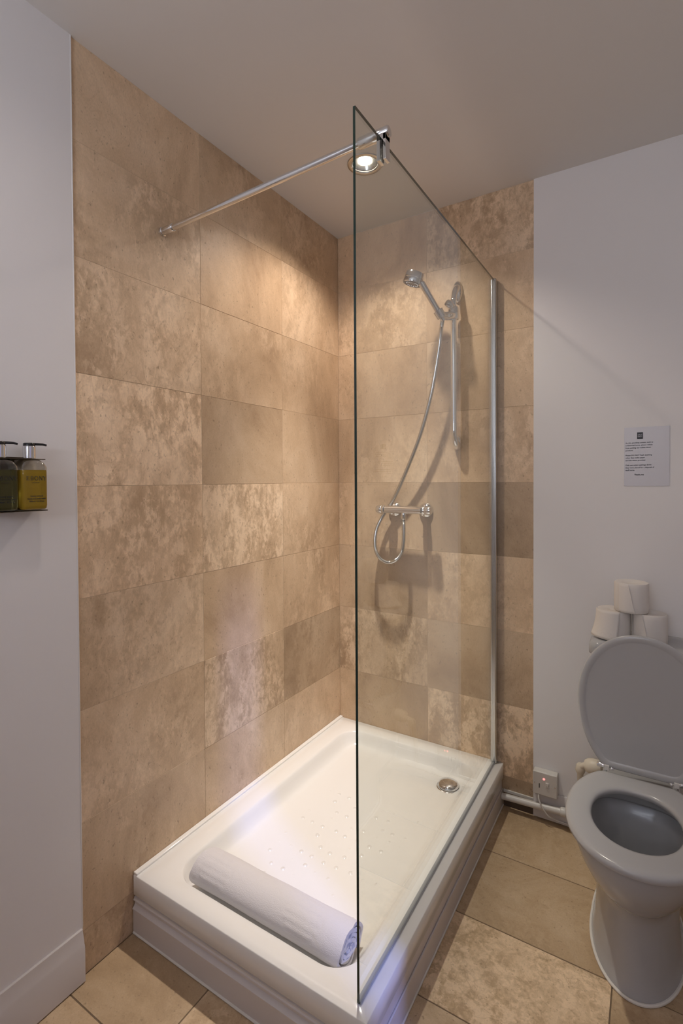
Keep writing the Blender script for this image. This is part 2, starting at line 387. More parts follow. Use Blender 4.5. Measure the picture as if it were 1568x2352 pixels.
for r in range(len(rowY) - 1):
    xs = [[.762, 1.22, 1.68, 2.14], [.30, .757, 1.60, 2.06], [.757, 1.2145, 1.67, 2.13], [.315, .772, 1.23, 1.69, 2.15], [.2, .65, 1.11, 1.57, 2.03]][min(r, 4)] if r < 5 else [.1 + .15 * (r % 3) + .457 * k for k in range(5)]
    e = [0.0] + xs + [RX]
    for i in range(len(e) - 1):
        if e[i + 1] - e[i] < .01: continue
        tn = (1.0, .45)
        if r == 2 and abs(e[i] - .757) < .01: tn = (1.18, 1.0)
        elif r == 1: tn = (.96, .35)
        elif r == 0: tn = (1.0, .5)
        elif r == 3 and i == 0: tn = (.92, .4)
        else: tn = (rng.uniform(.92, 1.05), rng.uniform(.3, .6))
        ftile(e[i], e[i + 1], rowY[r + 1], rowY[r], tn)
struct(fl.build('floor', angle=0))

def ceiling():
    bm = bmesh.new()
    holes = [L1, L2]; R0 = .047
    def loop(pts):
        vs = [bm.verts.new(p) for p in pts]; es = [bm.edges.new((vs[i], vs[(i + 1) % len(vs)])) for i in range(len(vs))]; return vs, es
    E_ = []
    _, e = loop([(-.12, FY - .12, H), (RX + .12, FY - .12, H), (RX + .12, .12, H), (-.12, .12, H)]); E_ += e
    for h in holes:
        _, e = loop([(h.x + R0 * math.cos(2 * PI * k / 40), h.y + R0 * math.sin(2 * PI * k / 40), H) for k in range(40)]); E_ += e
    bmesh.ops.triangle_fill(bm, use_beauty=True, use_dissolve=False, edges=E_)
    g = bmesh.ops.extrude_face_region(bm, geom=bm.faces[:])
    for v in [x for x in g['geom'] if isinstance(x, bmesh.types.BMVert)]: v.co.z += .12
    bmesh.ops.recalc_face_normals(bm, faces=bm.faces)
    me = bpy.data.meshes.new('ceiling'); bm.to_mesh(me); bm.free(); me.materials.append(M['ceil'])
    o = bpy.data.objects.new('ceiling', me); COL.objects.link(o); return struct(o)
ceiling()

# right wall with a doorway; its door stands ajar
DY0, DY1, DZ = -2.53, -1.71, 1.90
wr = MB()
wr.box((RX, DY1, 0), (RX + .12, .0, H), 'plaster')
wr.box((RX, FY - .12, 0), (RX + .12, DY0, H), 'plaster')
wr.box((RX, DY0, DZ), (RX + .12, DY1, H), 'plaster')
struct(wr.build('wall_right', angle=0))
dd = struct(thing('door_1', 'white panelled door standing ajar in the right wall', 'door', (RX + .05, DY0, 0)))
for k in ('label', 'category'): del dd[k]
db = MB(); db.box((RX + .03, DY0 + .004, .005), (RX + .07, DY1 - .098, DZ - .004), 'gloss')
for z0, z1 in ((.2, .9), (1.05, 1.75)):
    for y0, y1 in ((DY0 + .09, DY0 + .31), (DY0 + .38, DY0 + .60)):
        db.box((RX + .022, y0, z0), (RX + .032, y1, z1), 'gloss')
keep(db.build('door_leaf', bevel=.004), dd)
db = MB(); db.lathe([(.0, 0), (.012, 0), (.010, .03), (.024, .04), (.026, .052), (.016, .062), (0, .064)], 'chrome', (RX + .03, DY1 - .18, 1.0), (-1, 0, 0), 24)
keep(db.build('door_handle'), dd)
# landing beyond the door
ws = MB(); ws.box((RX + .12, FY - .12, 0), (4.2, FY, H), 'plaster'); ws.box((4.1, FY, 0), (4.2, .12, H), 'plaster'); ws.box((RX + .12, FY - .12, H), (4.2, .12, H + .1), 'plaster')
ws.box((RX + .12, -1.2, 0), (4.2, -1.1, H), 'plaster')
struct(ws.build('wall_landing', angle=0))

# front wall (behind the camera) with a frosted window
WX0, WX1, WZ0, WZ1 = .65, 1.35, 1.3, 2.2
wf = MB()
wf.box((-.12, FY - .12, 0), (WX0, FY, H), 'plaster'); wf.box((WX1, FY - .12, 0), (RX + .12, FY, H), 'plaster')
wf.box((WX0, FY - .12, 0), (WX1, FY, WZ0), 'plaster'); wf.box((WX0, FY - .12, WZ1), (WX1, FY, H), 'plaster')
struct(wf.build('wall_front', angle=0))
wn = MB()
for a, b in (((WX0, WZ0), (WX1, WZ0 + .04)), ((WX0, WZ1 - .04), (WX1, WZ1)), ((WX0, WZ0 + .04), (WX0 + .04, WZ1 - .04)), ((WX1 - .04, WZ0 + .04), (WX1, WZ1 - .04))):
    wn.box((a[0], FY - .09, a[1]), (b[0], FY - .04, b[1]), 'gloss')
wn.box((WX0 + .04, FY - .07, WZ0 + .04), (WX1 - .04, FY - .065, WZ1 - .04), 'frost')
struct(wn.build('window_1', angle=0))

# skirting boards
def skirting(name, p0, p1, out, prof, m_='gloss', bev=0):
    mb = MB(); p0 = Vector(p0); p1 = Vector(p1); o = Vector(out)
    rings = [[tuple(p + o * d + Vector((0, 0, z))) for d, z in prof] for p in (p0, p1)]
    mb.loft(rings, m_, True, True, smooth=False)
    return mb.build(name, angle=30)
SK = [(0, .004), (.016, .004), (.016, .098), (.013, .104), (.0075, .130), (.006, .137), (0, .138)]
struct(skirting('baseboard_left', (.005, EDGE_L - .004, 0), (.005, FY, 0), (1, 0, 0), SK))
SK2 = [(0, .008), (.013, .008), (.013, .098), (.006, .112), (0, .113)]
struct(skirting('baseboard_back', (EDGE_R + .003, -.004, 0), (RX, -.004, 0), (0, -1, 0), SK2))

# sealant strip at the foot of the tiled strip right of the tray
sb = MB(); sb.box((.787, -.006, .058), (EDGE_R, .0, .068), 'sealant'); sb.box((.787, -.0015, 0.0), (EDGE_R, .0, .05), 'gapshade')  # lower strip is the shadow gap, put in as colour
struct(sb.build('trim_1', angle=0))
# thin white bead down both free edges of the tiling
tb = MB(); tb.box((-.001, EDGE_L - .003, .14), (.006, EDGE_L + .001, H), 'plaster')
struct(tb.build('trim_2', bevel=.0015))

# ------------------------------------------------------------------ shower tray
def rrect(x0, x1, y0, y1, r, z, n=10, m=14):
    """rounded rectangle ring with a fixed count of points"""
    pts = []
    cs = [(x1 - r, y1 - r, 0), (x0 + r, y1 - r, PI / 2), (x0 + r, y0 + r, PI), (x1 - r, y0 + r, 1.5 * PI)]
    for i, (cx, cy, a0) in enumerate(cs):
        for k in range(n + 1):
            a = a0 + (PI / 2) * k / n; pts.append((cx + r * math.cos(a), cy + r * math.sin(a), z))
        nx, ny, na = cs[(i + 1) % 4]
        a = a0 + PI / 2; p = (cx + r * math.cos(a), cy + r * math.sin(a)); q_ = (nx + r * math.cos(na), ny + r * math.sin(na))
        for k in range(1, m): pts.append((p[0] + (q_[0] - p[0]) * k / m, p[1] + (q_[1] - p[1]) * k / m, z))
    return pts
TX0, TX1, TY0, TY1, TZ = .001, .786, -1.160, -.001, .174
tray = thing('shower_tray', 'white rectangular shower tray with a sunken floor in the tiled corner', 'shower tray', (.39, -.58, .124))
mb = MB()
rings = [rrect(TX0 + .003, TX1 - .003, TY0 + .003, TY1, .004, .1125), rrect(TX0, TX1, TY0, TY1, .004, .1155), rrect(TX0, TX1, TY0, TY1, .004, TZ - .002),
         rrect(TX0 + .002, TX1 - .002, TY0 + .002, TY1 - .002, .004, TZ)]
ix0, ix1, iy0, iy1 = .088, .708, -1.100, -.070
for d, z in ((0, TZ), (.004, TZ - .0015), (.009, TZ - .006), (.015, TZ - .018), (.026, TZ - .034), (.034, TZ - .044), (.044, TZ - .050), (.060, TZ - .0525), (.12, TZ - .054), (.20, TZ - .056)):
    rings.append(rrect(ix0 + d, ix1 - d, iy0 + d * .4, iy1 - d, max(.085 - d * .55, .01), z))
mb.loft(rings, 'tray', True, True)
keep(mb.build('basin', angle=50), tray)
mb = MB(); mb.box((.0005, TY0 + .002, TZ - .004), (.017, TY1, TZ + .0065), 'tray')
keep(mb.build('upstand', bevel=.002), tray)
# waste
mb = MB()
mb.lathe([(.046, -.001), (.047, .002), (.044, .004)], 'chrome', (.619, -.186, .1185), (0, 0, 1), 40)
mb.lathe([(.037, .002), (.040, .006), (.041, .011), (.038, .016), (.030, .020), (.016, .0225), (0.0005, .023)], 'chrome', (.619, -.186, .1185), (0, 0, 1), 40)
keep(mb.build('waste_cover', label='domed chrome waste cover'), tray)

# plinth that hides the underside of the tray
pl = thing('tray_plinth', 'moulded white skirting boxing in the underside of the shower tray', 'plinth', (.39, -1.15, 0))
prof = [(0, .004), (.010, .004), (.010, .070), (.0125, .0735), (.0125, .0765), (.008, .079), (.0035, .086), (.0035, .091), (.0065, .096), (.0085, .098), (.0085, .100), (.006, .103), (.006, .107), (.0, .109)]
mb = MB(); fy = TY0 + .008
mb.loft([[(x, fy - d * (1.0), z) for d, z in prof] for x in (.003, TX1 - .004)], 'gloss', True, True, smooth=False)
keep(mb.build('front_panel', angle=30), pl)
mb = MB(); mb.box((TX1 - .018, fy + .001, .004), (TX1 - .006, TY1 - .002, .109), 'gloss'); mb.box((TX1 - .006, fy + .001, .004), (TX1 - .001, TY1 - .002, .070), 'gloss')
keep(mb.build('side_panel', bevel=.0015), pl)
mb = MB(); mb.tube([(0.004, fy - .010, .004), (TX1 - .002, fy - .011, .004)], .0035, 'sealant', 8)
mb.tube([(TX1 - .001, fy - .010, .004), (TX1 - .001, TY1 - .004, .004)], .0035, 'sealant', 8)
keep(mb.build('sealant_bead'), pl)

# ------------------------------------------------------------------ glass screen
GX = .752; GT = 2.136; GY0, GY1 = -1.135, -.018
sc_ = thing('shower_screen', 'frameless clear glass shower screen standing on the tray edge', 'shower screen', (GX, -.57, TZ))
mb = MB(); t = .003
mb.add([(GX - t, GY0, TZ + .004), (GX - t, GY1, TZ + .004), (GX - t, GY1, GT), (GX - t, GY0, GT)], [(0, 1, 2, 3)], 'pane')
mb.add([(GX + t, GY0, TZ + .004), (GX + t, GY1, TZ + .004), (GX + t, GY1, GT), (GX + t, GY0, GT)], [(0, 3, 2, 1)], 'pane')
c = [(GX - t, GY0), (GX + t, GY0), (GX + t, GY1), (GX - t, GY1)]
vs = [(x, y, z) for z in (TZ + .004, GT) for x, y in c]
mb.add(vs, [(0, 1, 5, 4), (1, 2, 6, 5)[:0] or (2, 3, 7, 6), (4, 5, 6, 7), (3, 2, 1, 0)], 'glassedge')
gp = mb.build('glass_pane', angle=0, label='clear pane with dark green edge'); keep(gp, sc_)
mb = MB()
mb.box((GX - .012, -.030, TZ + .001), (GX + .012, -.0005, GT + .003), 'satin')
keep(mb.build('wall_profile', bevel=.005, seg=3, label='chrome upright channel'), sc_)
mb = MB(); mb.box((GX - .0055, GY0 + .002, TZ + .0003), (GX + .0055, -.031, TZ + .009), 'seal')
keep(mb.build('bottom_seal', bevel=.0015), sc_)

# support bar from the left wall to the screen
A = Vector((0.0005, -1.030, 2.1060)); B = Vector((.800, -.992, 2.1620)); dv = (B - A).normalized()
sbr = thing('support_bar', 'long chrome bar bracing the glass screen to the left tiled wall', 'support bar', tuple(A))
mb = MB(); mb.tube([A + dv * .03, A + dv * .75], .0088, 'chrome', 24)
keep(mb.build('bar'), sbr)
mb = MB(); mb.lathe([(0, 0), (.0135, 0), (.0135, .006), (.0115, .008), (.0115, .030), (.0125, .031), (.0125, .046), (.0115, .048), (.0, .048)], 'chrome', A, dv, 28)
keep(mb.build('wall_flange'), sbr)
C0 = A + dv * .688
mb = MB(); mb.lathe([(0, 0), (.0125, 0), (.0135, .0015), (.0135, .078), (.012, .081), (0, .081)], 'chrome', C0, dv, 28)
keep(mb.build('end_sleeve'), sbr)
mb = MB(); cy = (C0 + dv * .03).y
mb.box((GX - .0125, cy - .0115, 2.090), (GX - .0040, cy + .0115, 2.150), 'chrome')
mb.box((GX + .0040, cy - .0115, 2.090), (GX + .0110, cy + .0115, 2.150), 'chrome')
mb.box((GX - .0125, cy - .0115, GT + .0005), (GX + .0110, cy + .0115, 2.152), 'chrome')
mb.box((GX - .0040, cy - .0100, 2.094), (GX - .0031, cy + .0100, GT), 'black'); mb.box((GX + .0031, cy - .0100, 2.094), (GX + .0040, cy + .0100, GT), 'black')
keep(mb.build('glass_clamp', bevel=.0015), sbr)

# ------------------------------------------------------------------ downlights
def downlight(p, label, grp=None):
    t_ = thing('ceiling_downlight', label, 'ceiling light', (p.x, p.y, H))
    mb = MB()
    mb.lathe([(.046, .004), (.050, -.003), (.058, -.0045), (.064, -.003), (.066, .0)], 'satin', (p.x, p.y, H), (0, 0, 1), 48)
    keep(mb.build('trim_ring'), t_)
    mb = MB(); mb.lathe([(.0465, .004), (.045, .006), (.040, .022), (.030, .040), (.0, .048)], 'satin', (p.x, p.y, H), (0, 0, 1), 48)
    keep(mb.build('reflector'), t_)
    mb = MB(); mb.lathe([(.0, .014), (.012, .015), (.019, .019), (.021, .027), (.0, .030)], 'bulb', (p.x, p.y, H), (0, 0, 1), 32)
    keep(mb.build('bulb', label='glowing white bulb'), t_)
downlight(L1, 'round recessed chrome downlight glowing above the shower')
downlight(L2, 'round recessed downlight in the ceiling near the soap bottles')
for o in bpy.data.objects:
    if o.type == 'LIGHT' and o.data.type == 'SPOT': o.location.z = H + .009

# ------------------------------------------------------------------ riser rail and hand shower
rr_ = thing('shower_riser_rail', 'curved-end chrome riser rail on the back wall holding the hand shower', 'riser rail', (.597, 0, 1.46))
mb = MB()
path = catmull([(.597, .0, 2.140), (.597, -.014, 2.134), (.5965, -.034, 2.115), (.5965, -.050, 2.082), (.5965, -.055, 2.04), (.597, -.055, 1.78), (.598, -.055, 1.56), (.598, -.051, 1.520), (.598, -.036, 1.490), (.598, -.014, 1.476), (.598, 0, 1.472)], 8)
rad = []
for p in path:
    d = -p.y; rad.append(.0120 + .0060 * max(0, 1 - d / .045) ** 1.0)
mb.tube(path, rad, 'chrome', 24, up=(1, 0, 0))
keep(mb.build('rail'), rr_)
for z, hz, hx in ((2.122, .046, .0215), (1.487, .031, .0185)):
    mb = MB(); rings = []
    for f, d in ((1.0, .0003), (1.0, .006), (.93, .012), (.75, .018), (.5, .022), (.2, .0235)):
        rings.append([(.597 + hx * f * math.cos(2 * PI * k / 36), -d, z + hz * f * math.sin(2 * PI * k / 36)) for k in range(36)])
    mb.loft(rings, 'chrome', True, True)
    keep(mb.build('wall_flange'), rr_)
br = MB()
br.lathe([(.0122, -.026), (.021, -.025), (.0235, -.019), (.0235, .019), (.021, .025), (.0122, .026)], 'chrome', (.5965, -.055, 2.018), (0, 0, 1), 28)
br.lathe([(0, 0), (.012, 0), (.014, .004), (.014, .016), (.017, .019), (.017, .030), (.013, .036), (0, .038)], 'chrome', (.597, -.066, 2.040), (-.35, -.75, .35), 28)
hp = Vector((.566, -.135, 2.008))      # cone that carries the handle
br.tube(catmull([(.5965, -.062, 2.008), (.590, -.085, 2.001), (.577, -.115, 1.996), (.566, -.140, 1.994)], 6), [.0175] * 10 + [.0165] * 9, 'chrome', 18)
keep(br.build('slider', angle=40), rr_)

hd = Vector((-.40, -.42, .82)).normalized()
h0 = Vector((.571, -.1300, 1.990)); h1 = Vector((.5150, -.193, 2.112)); ax = (h1 - h0).normalized()
br = MB()
br.lathe([(.0125, -.018), (.0195, -.017), (.021, .016), (.0165, .018), (.012, .017)], 'chrome', h0 + ax * .012, ax, 28)
keep(br.build('handset_cradle'), rr_)

hs = thing('hand_shower', 'round chrome hand shower in its cradle, tilted down to the left', 'hand shower', tuple(h0))
mb = MB(); mb.tube([h0 - ax * .02, h0 + ax * .01, h0 + ax * .06, h1 + ax * .006], [.0100, .0125, .0120, .0135], 'chrome', 24)
keep(mb.build('handle'), hs)
sd = Vector((-.30, -.05, -.95)).normalized()       # spray direction
hc = h1 + ax * .006 + Vector((-.032, .0, .020))
mb = MB()
mb.lathe([(0, -.028), (.026, -.0275), (.036, -.0245), (.0385, -.018), (.0385, -.001), (.0375, .0), (.0385, .001), (.0395, .016), (.0375, .020)], 'chrome', hc, sd, 40)
keep(mb.build('spray_head', label='drum-shaped grey chrome head'), hs)
mb = MB(); mb.lathe([(.037, .020), (.034, .0215), (.030, .0195), (0, .0195)], 'greyplastic', hc, sd, 40)
for k in range(18):
    a = 2 * PI * k / 18; u_ = sd.orthogonal().normalized(); v_ = sd.cross(u_)
    q_ = hc + sd * .0185 + .024 * (math.cos(a) * u_ + math.sin(a) * v_)
    mb.lathe([(.0018, 0), (.0012, .0035), (0, .0036)], 'satin', q_, sd, 8)
keep(mb.build('spray_plate', label='dark grey nozzle plate'), hs)

# ------------------------------------------------------------------ mixer valve
vv = thing('shower_valve', 'chrome thermostatic bar valve on the back wall under the riser rail', 'shower valve', (.377, 0, 1.2))
vy = -.075; vz = 1.2005
mb = MB(); mb.lathe([(0, 0), (.0150, 0), (.0168, .002), (.0168, .173), (.0150, .175), (0, .175)], 'chrome', (.288, vy, vz), (1, 0, 0), 32)
keep(mb.build('body'), vv)
for nm, x0, d in (('flow_knob', .285, -1), ('temperature_knob', .466, 1)):
    mb = MB(); mb.lathe([(0, 0), (.0150, 0), (.0178, .002), (.0178, .010), (.0170, .011), (.0178, .012), (.0184, .030), (.0160, .037), (0, .038)], 'chrome', (x0, vy, vz), (d, 0, 0), 32)
    for k in range(16):
        a = 2 * PI * k / 16
        mb.tube([(x0 + d * .014, vy + .0181 * math.cos(a), vz + .0181 * math.sin(a)), (x0 + d * .029, vy + .0181 * math.cos(a), vz + .0181 * math.sin(a))], .0014, 'chrome', 6)
    keep(mb.build(nm), vv)
for x0 in (.302, .452):
    mb = MB(); mb.lathe([(.0325, 0.0003), (.0325, .004), (.029, .011), (.020, .016), (.0175, .018), (.0175, .034), (.0195, .035), (.0195, .050), (.015, .053), (.015, .062)], 'chrome', (x0, 0, 1.197), (0, -1, 0), 36)
    keep(mb.build('wall_escutcheon'), vv)
mb = MB(); mb.lathe([(.009, -.012), (.0105, -.01), (.0105, .004), (.0125, .005), (.0125, .020), (.010, .023), (0, .023)], 'chrome', (.377, vy, vz - .018), (0, 0, -1), 24)
keep(mb.build('hose_outlet'), vv)

# ------------------------------------------------------------------ hose
hpts = [(.377, -.075, 1.158), (.3785, -.076, 1.12), (.378, -.078, 1.06), (.369, -.079, 1.015), (.348, -.080, .984), (.308, -.080, .966), (.270, -.078, .977), (.243, -.074, 1.006), (.231, -.066, 1.050),
        (.2335, -.056, 1.105), (.252, -.040, 1.158), (.2865, -.034, 1.210), (.322, -.040, 1.262), (.384, -.055, 1.374), (.452, -.068, 1.520), (.505, -.080, 1.680), (.545, -.092, 1.860), (.561, -.105, 1.940), (.5745, -.124, 1.975)]
P = catmull(hpts, 26)
mb = MB(); R_ = [.0079 + (.0007 if i % 2 else -.0003) for i in range(len(P))]
mb.tube(P, R_, 'satin', 12)
hose = mb.build('shower_hose', angle=60)
tag(hose, 'ribbed chrome shower hose looping below the valve up to the hand shower', 'hose')

# ------------------------------------------------------------------ rolled bath mat
def towel():
    mb = MB(); th = .0085; x0, x1 = .150, .662; NX = 120
    prof = []; turns = 4.2; nS = 300
    for i in range(nS + 1):
        t_ = i / nS; a = t_ * turns * 2 * PI
        r = 1.0 - t_ * .84
        prof.append((a, r))
    RA, RB = .064, .047
    def pt(a, r, x, off):
        # outer end of the cloth lies at the bottom, on the far side
        ang = a - 0.9
        ra = RA * r - off; rb = RB * r - off
        wob = .0022 * noise.noise(Vector((x * 7, r * 5, a * .5)))
        y = -1.0200 + (ra + wob) * math.cos(ang); z = RB + .0005 + (rb + wob) * math.sin(ang)
        return (x, y, max(z, .0006 + off * .3))
    def groove(x, a):
        # woven Greek-key blocks: rows of short sunken lines near both ends
        if a > 2 * PI: return 0
        ang = (a - 0.9) / (2 * PI) % 1.0
        g = 0
        for bx in (.225, .535):
            u = (x - bx) / .06
            if abs(u) < 1.0 and .16 < ang < .52:
                v = (ang - .16) / .36 * 6
                l_ = 1.0 - .16 * abs(v - 3)
                if abs(v - round(v)) < .12 and abs(u) < l_: g = .0012
                if abs(abs(u) - l_) < .05 and int(v) % 2 == 0: g = .0012
        return g
    rings = []
    for (side) in (0, 1):
        grid = []
        for i, (a, r) in enumerate(prof):
            row = []
            for k in range(NX + 1):
                x = x0 + (x1 - x0) * k / NX
                jit = .003 * math.sin(i * .11) + .002 * math.sin(i * .37)
                if k == 0: x += jit
                if k == NX: x += -abs(jit) * 1.2 + .004 * r
                off = (0 if side == 0 else th) + (groove(x, a) if side == 0 else 0) + (.0005 * noise.noise(Vector((x * 90, a * 14, 3))) if side == 0 else 0)
                row.append(pt(a, r, x, off))
            grid.append(row)
        rings.append(grid)
    n = NX + 1; vs = [p for g in rings for row in g for p in row]; off = len(prof) * n; fs = []
    for i in range(nS):
        for k in range(NX):
            a = i * n + k; fs.append((a, a + 1, a + n + 1, a + n)); fs.append((off + a, off + a + n, off + a + n + 1, off + a + 1))
        for k in (0, NX):
            a = i * n + k; fs.append((a, a + n, off + a + n, off + a))
    for i in (0, nS):
        for k in range(NX):
            a = i * n + k; fs.append((a, a + 1, off + a + 1, off + a))
    mb.add([(x, y, z + .1205) for x, y, z in vs], fs, 'towel', smooth=True)
    o = mb.build('bath_mat', angle=60)
    tag(o, 'rolled white terry bath mat lying in the front of the shower tray', 'bath mat')
towel()

# ------------------------------------------------------------------ toilet
XC = 1.265
def egg(hw, yf, yb, z, n=64, p=2.0, pb=3.2, xc=XC, ycf=.47, over=0.0):
    """egg outline: rounded front at yf, squarer back at yb"""
    clip = yb; yb = yb + over; ym = yb + (yf - yb) * ycf; pts = []
    for k in range(n):
        a = 2 * PI * k / n; c_, s_ = math.cos(a), math.sin(a)
        if s_ < 0:   # front
            x = hw * abs(c_) ** (2 / p) * (1 if c_ > 0 else -1); y = ym + (ym - yf) * -(abs(s_) ** (2 / p))
        else:
            x = hw * abs(c_) ** (2 / pb) * (1 if c_ > 0 else -1); y = ym + (yb - ym) * (abs(s_) ** (2 / pb))
        pts.append((xc + x, min(y, clip), z))
    return pts
toi = thing('toilet', 'white close-coupled toilet with its lid and cistern against the back wall', 'toilet', (XC, -.4, 0))
mb = MB()
R1 = [egg(.117, -.622, -.19, .001), egg(.117, -.622, -.19, .008), egg(.113, -.617, -.19, .018), egg(.108, -.609, -.185, .04), egg(.105, -.602, -.18, .12), egg(.105, -.600, -.17, .18),
      egg(.109, -.607, -.17, .212, over=.0), egg(.124, -.635, -.19, .236, over=.01), egg(.140, -.672, -.21, .27, pb=2.6, over=.02), egg(.152, -.702, -.24, .31, pb=2.2, over=.03), egg(.161, -.722, -.27, .35, pb=2.0, over=.04), egg(.165, -.731, -.29, .385, pb=2.0, over=.045), egg(.165, -.732, -.29, .396, pb=2.0, over=.045), egg(.161, -.727, -.294, .4005, pb=2.0, over=.045),
      egg(.128, -.690, -.345, .4008), egg(.122, -.684, -.350, .398), egg(.119, -.680, -.354, .366), egg(.122, -.684, -.350, .359), egg(.138, -.704, -.335, .357), egg(.136, -.700, -.337, .346),
      egg(.120, -.680, -.350, .33), egg(.108, -.655, -.362, .29), egg(.090, -.615, -.372, .25), egg(.070, -.570, -.385, .215), egg(.055, -.54, -.395, .18), egg(.04, -.51, -.41, .14)]
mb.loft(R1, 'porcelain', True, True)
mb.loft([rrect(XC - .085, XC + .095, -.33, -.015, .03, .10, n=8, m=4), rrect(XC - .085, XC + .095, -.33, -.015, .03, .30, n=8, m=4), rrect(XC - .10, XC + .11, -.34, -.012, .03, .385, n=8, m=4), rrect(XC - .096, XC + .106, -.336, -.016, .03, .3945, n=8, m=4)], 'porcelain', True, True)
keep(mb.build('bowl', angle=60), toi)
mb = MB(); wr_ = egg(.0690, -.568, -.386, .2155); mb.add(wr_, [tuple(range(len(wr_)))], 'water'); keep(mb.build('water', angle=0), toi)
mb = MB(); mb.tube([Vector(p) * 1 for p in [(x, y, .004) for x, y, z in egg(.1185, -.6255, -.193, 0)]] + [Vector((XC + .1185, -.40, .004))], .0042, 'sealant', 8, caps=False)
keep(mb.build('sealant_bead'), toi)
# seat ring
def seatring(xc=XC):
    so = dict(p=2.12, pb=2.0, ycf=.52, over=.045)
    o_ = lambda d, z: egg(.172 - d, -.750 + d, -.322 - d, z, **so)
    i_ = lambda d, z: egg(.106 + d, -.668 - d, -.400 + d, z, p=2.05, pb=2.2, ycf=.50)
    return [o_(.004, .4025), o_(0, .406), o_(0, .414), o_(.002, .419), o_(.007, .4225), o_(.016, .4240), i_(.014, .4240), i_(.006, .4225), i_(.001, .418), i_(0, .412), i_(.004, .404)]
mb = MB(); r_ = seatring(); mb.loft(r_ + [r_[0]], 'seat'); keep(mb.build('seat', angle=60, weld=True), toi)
# raised lid, leaning on the cistern; modelled flat then swung up
hinge = Vector((XC + .008, -.322, .430)); ang = math.radians(91.5)
def lidpt(x, d, h):      # d distance from hinge along the lid, h thickness direction (0 = underside)
    # up direction of the lid and its front face
    upv = Vector((0, -math.cos(ang), math.sin(ang))); nv = Vector((0, math.sin(ang), math.cos(ang)))
    return hinge + Vector((x, 0, 0)) + upv * d + nv * h
def lidring(inset, h, ht=.424):
    pts = []
    base = egg(.1755 - inset, -ht + inset, -.0 - inset, 0, p=2.10, pb=2.0, xc=0, ycf=.54, over=.045)
    for x, y, z in base: pts.append(tuple(lidpt(x * (1.0), -y, h)))
    return pts
mb = MB()
mb.loft([lidring(.024, .0022), lidring(.0215, .0020), lidring(.0195, .0004), lidring(.012, .0), lidring(.004, .0), lidring(.0008, .0025), lidring(0, .006), lidring(.001, .011), lidring(.006, .0155), lidring(.03, .019), lidring(.10, .021)], 'seat', True, True)
keep(mb.build('lid', angle=60), toi)
# hinges
for sx in (-.083, .099):
    mb = MB(); x = XC + sx; sgn = -1 if sx < 0 else 1
    mb.tube([(x - .006, -.318, .4335), (x - .006 + .0001, -.318, .402)], .006, 'whiteplastic', 16)
    mb.lathe([(0, -.0), (.0065, 0), (.0065, .008), (.0078, .009), (.0078, .027), (.0065, .029), (0, .029)], 'chrome', (x, -.318, .434), (sgn, 0, 0), 24)
    mb.box((x - .007, -.326, .424), (x + .006, -.311, .439), 'whiteplastic')
    mb.lathe([(0, 0), (.004, 0), (.005, .004), (.003, .009), (0, .010)], 'chrome', (x - sgn * .010, -.322, .431), (-sgn, 0, 0), 14)
    keep(mb.build('hinge', bevel=.002), toi)
# cistern
CX0, CX1 = 1.115, 1.440
mb = MB()
def cring(d, z, r=.03, yb=-.008): return rrect(CX0 + d, CX1 - d, -.196 + d, yb, r, z, n=8, m=4)
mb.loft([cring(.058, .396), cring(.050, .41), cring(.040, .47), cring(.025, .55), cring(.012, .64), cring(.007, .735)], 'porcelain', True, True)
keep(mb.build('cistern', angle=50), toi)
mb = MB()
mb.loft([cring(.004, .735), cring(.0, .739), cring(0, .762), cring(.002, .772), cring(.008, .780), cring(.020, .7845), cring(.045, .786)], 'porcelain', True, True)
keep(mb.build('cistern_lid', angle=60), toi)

# filling pipe and valve beside the cistern
ip = thing('inlet_valve', 'cream plastic filling valve and pipe between wall and toilet', 'valve', (1.085, -.06, .11))
mb = MB()
mb.tube(catmull([(1.080, -.05, .10), (1.080, -.070, .18), (1.081, -.095, .27), (1.086, -.108, .298), (1.105, -.118, .314), (1.155, -.125, .322)], 8), .0105, 'cream', 18)
keep(mb.build('pipe'), ip)
mb = MB()
mb.lathe([(0, -.015), (.0135, -.015), (.0165, -.010), (.0165, .010), (.0135, .015), (0, .015)], 'cream', (1.083, -.103, .290), (.2, -.1, 1), 10)
keep(mb.build('compression_nut'), ip)
mb = MB()
mb.lathe([(0, -.026), (.018, -.026), (.024, -.017), (.0265, 0), (.024, .019), (.018, .028), (0, .028)], 'cream', (1.126, -.122, .319), (1, -.15, .18), 20)
keep(mb.build('coupling_nut'), ip)

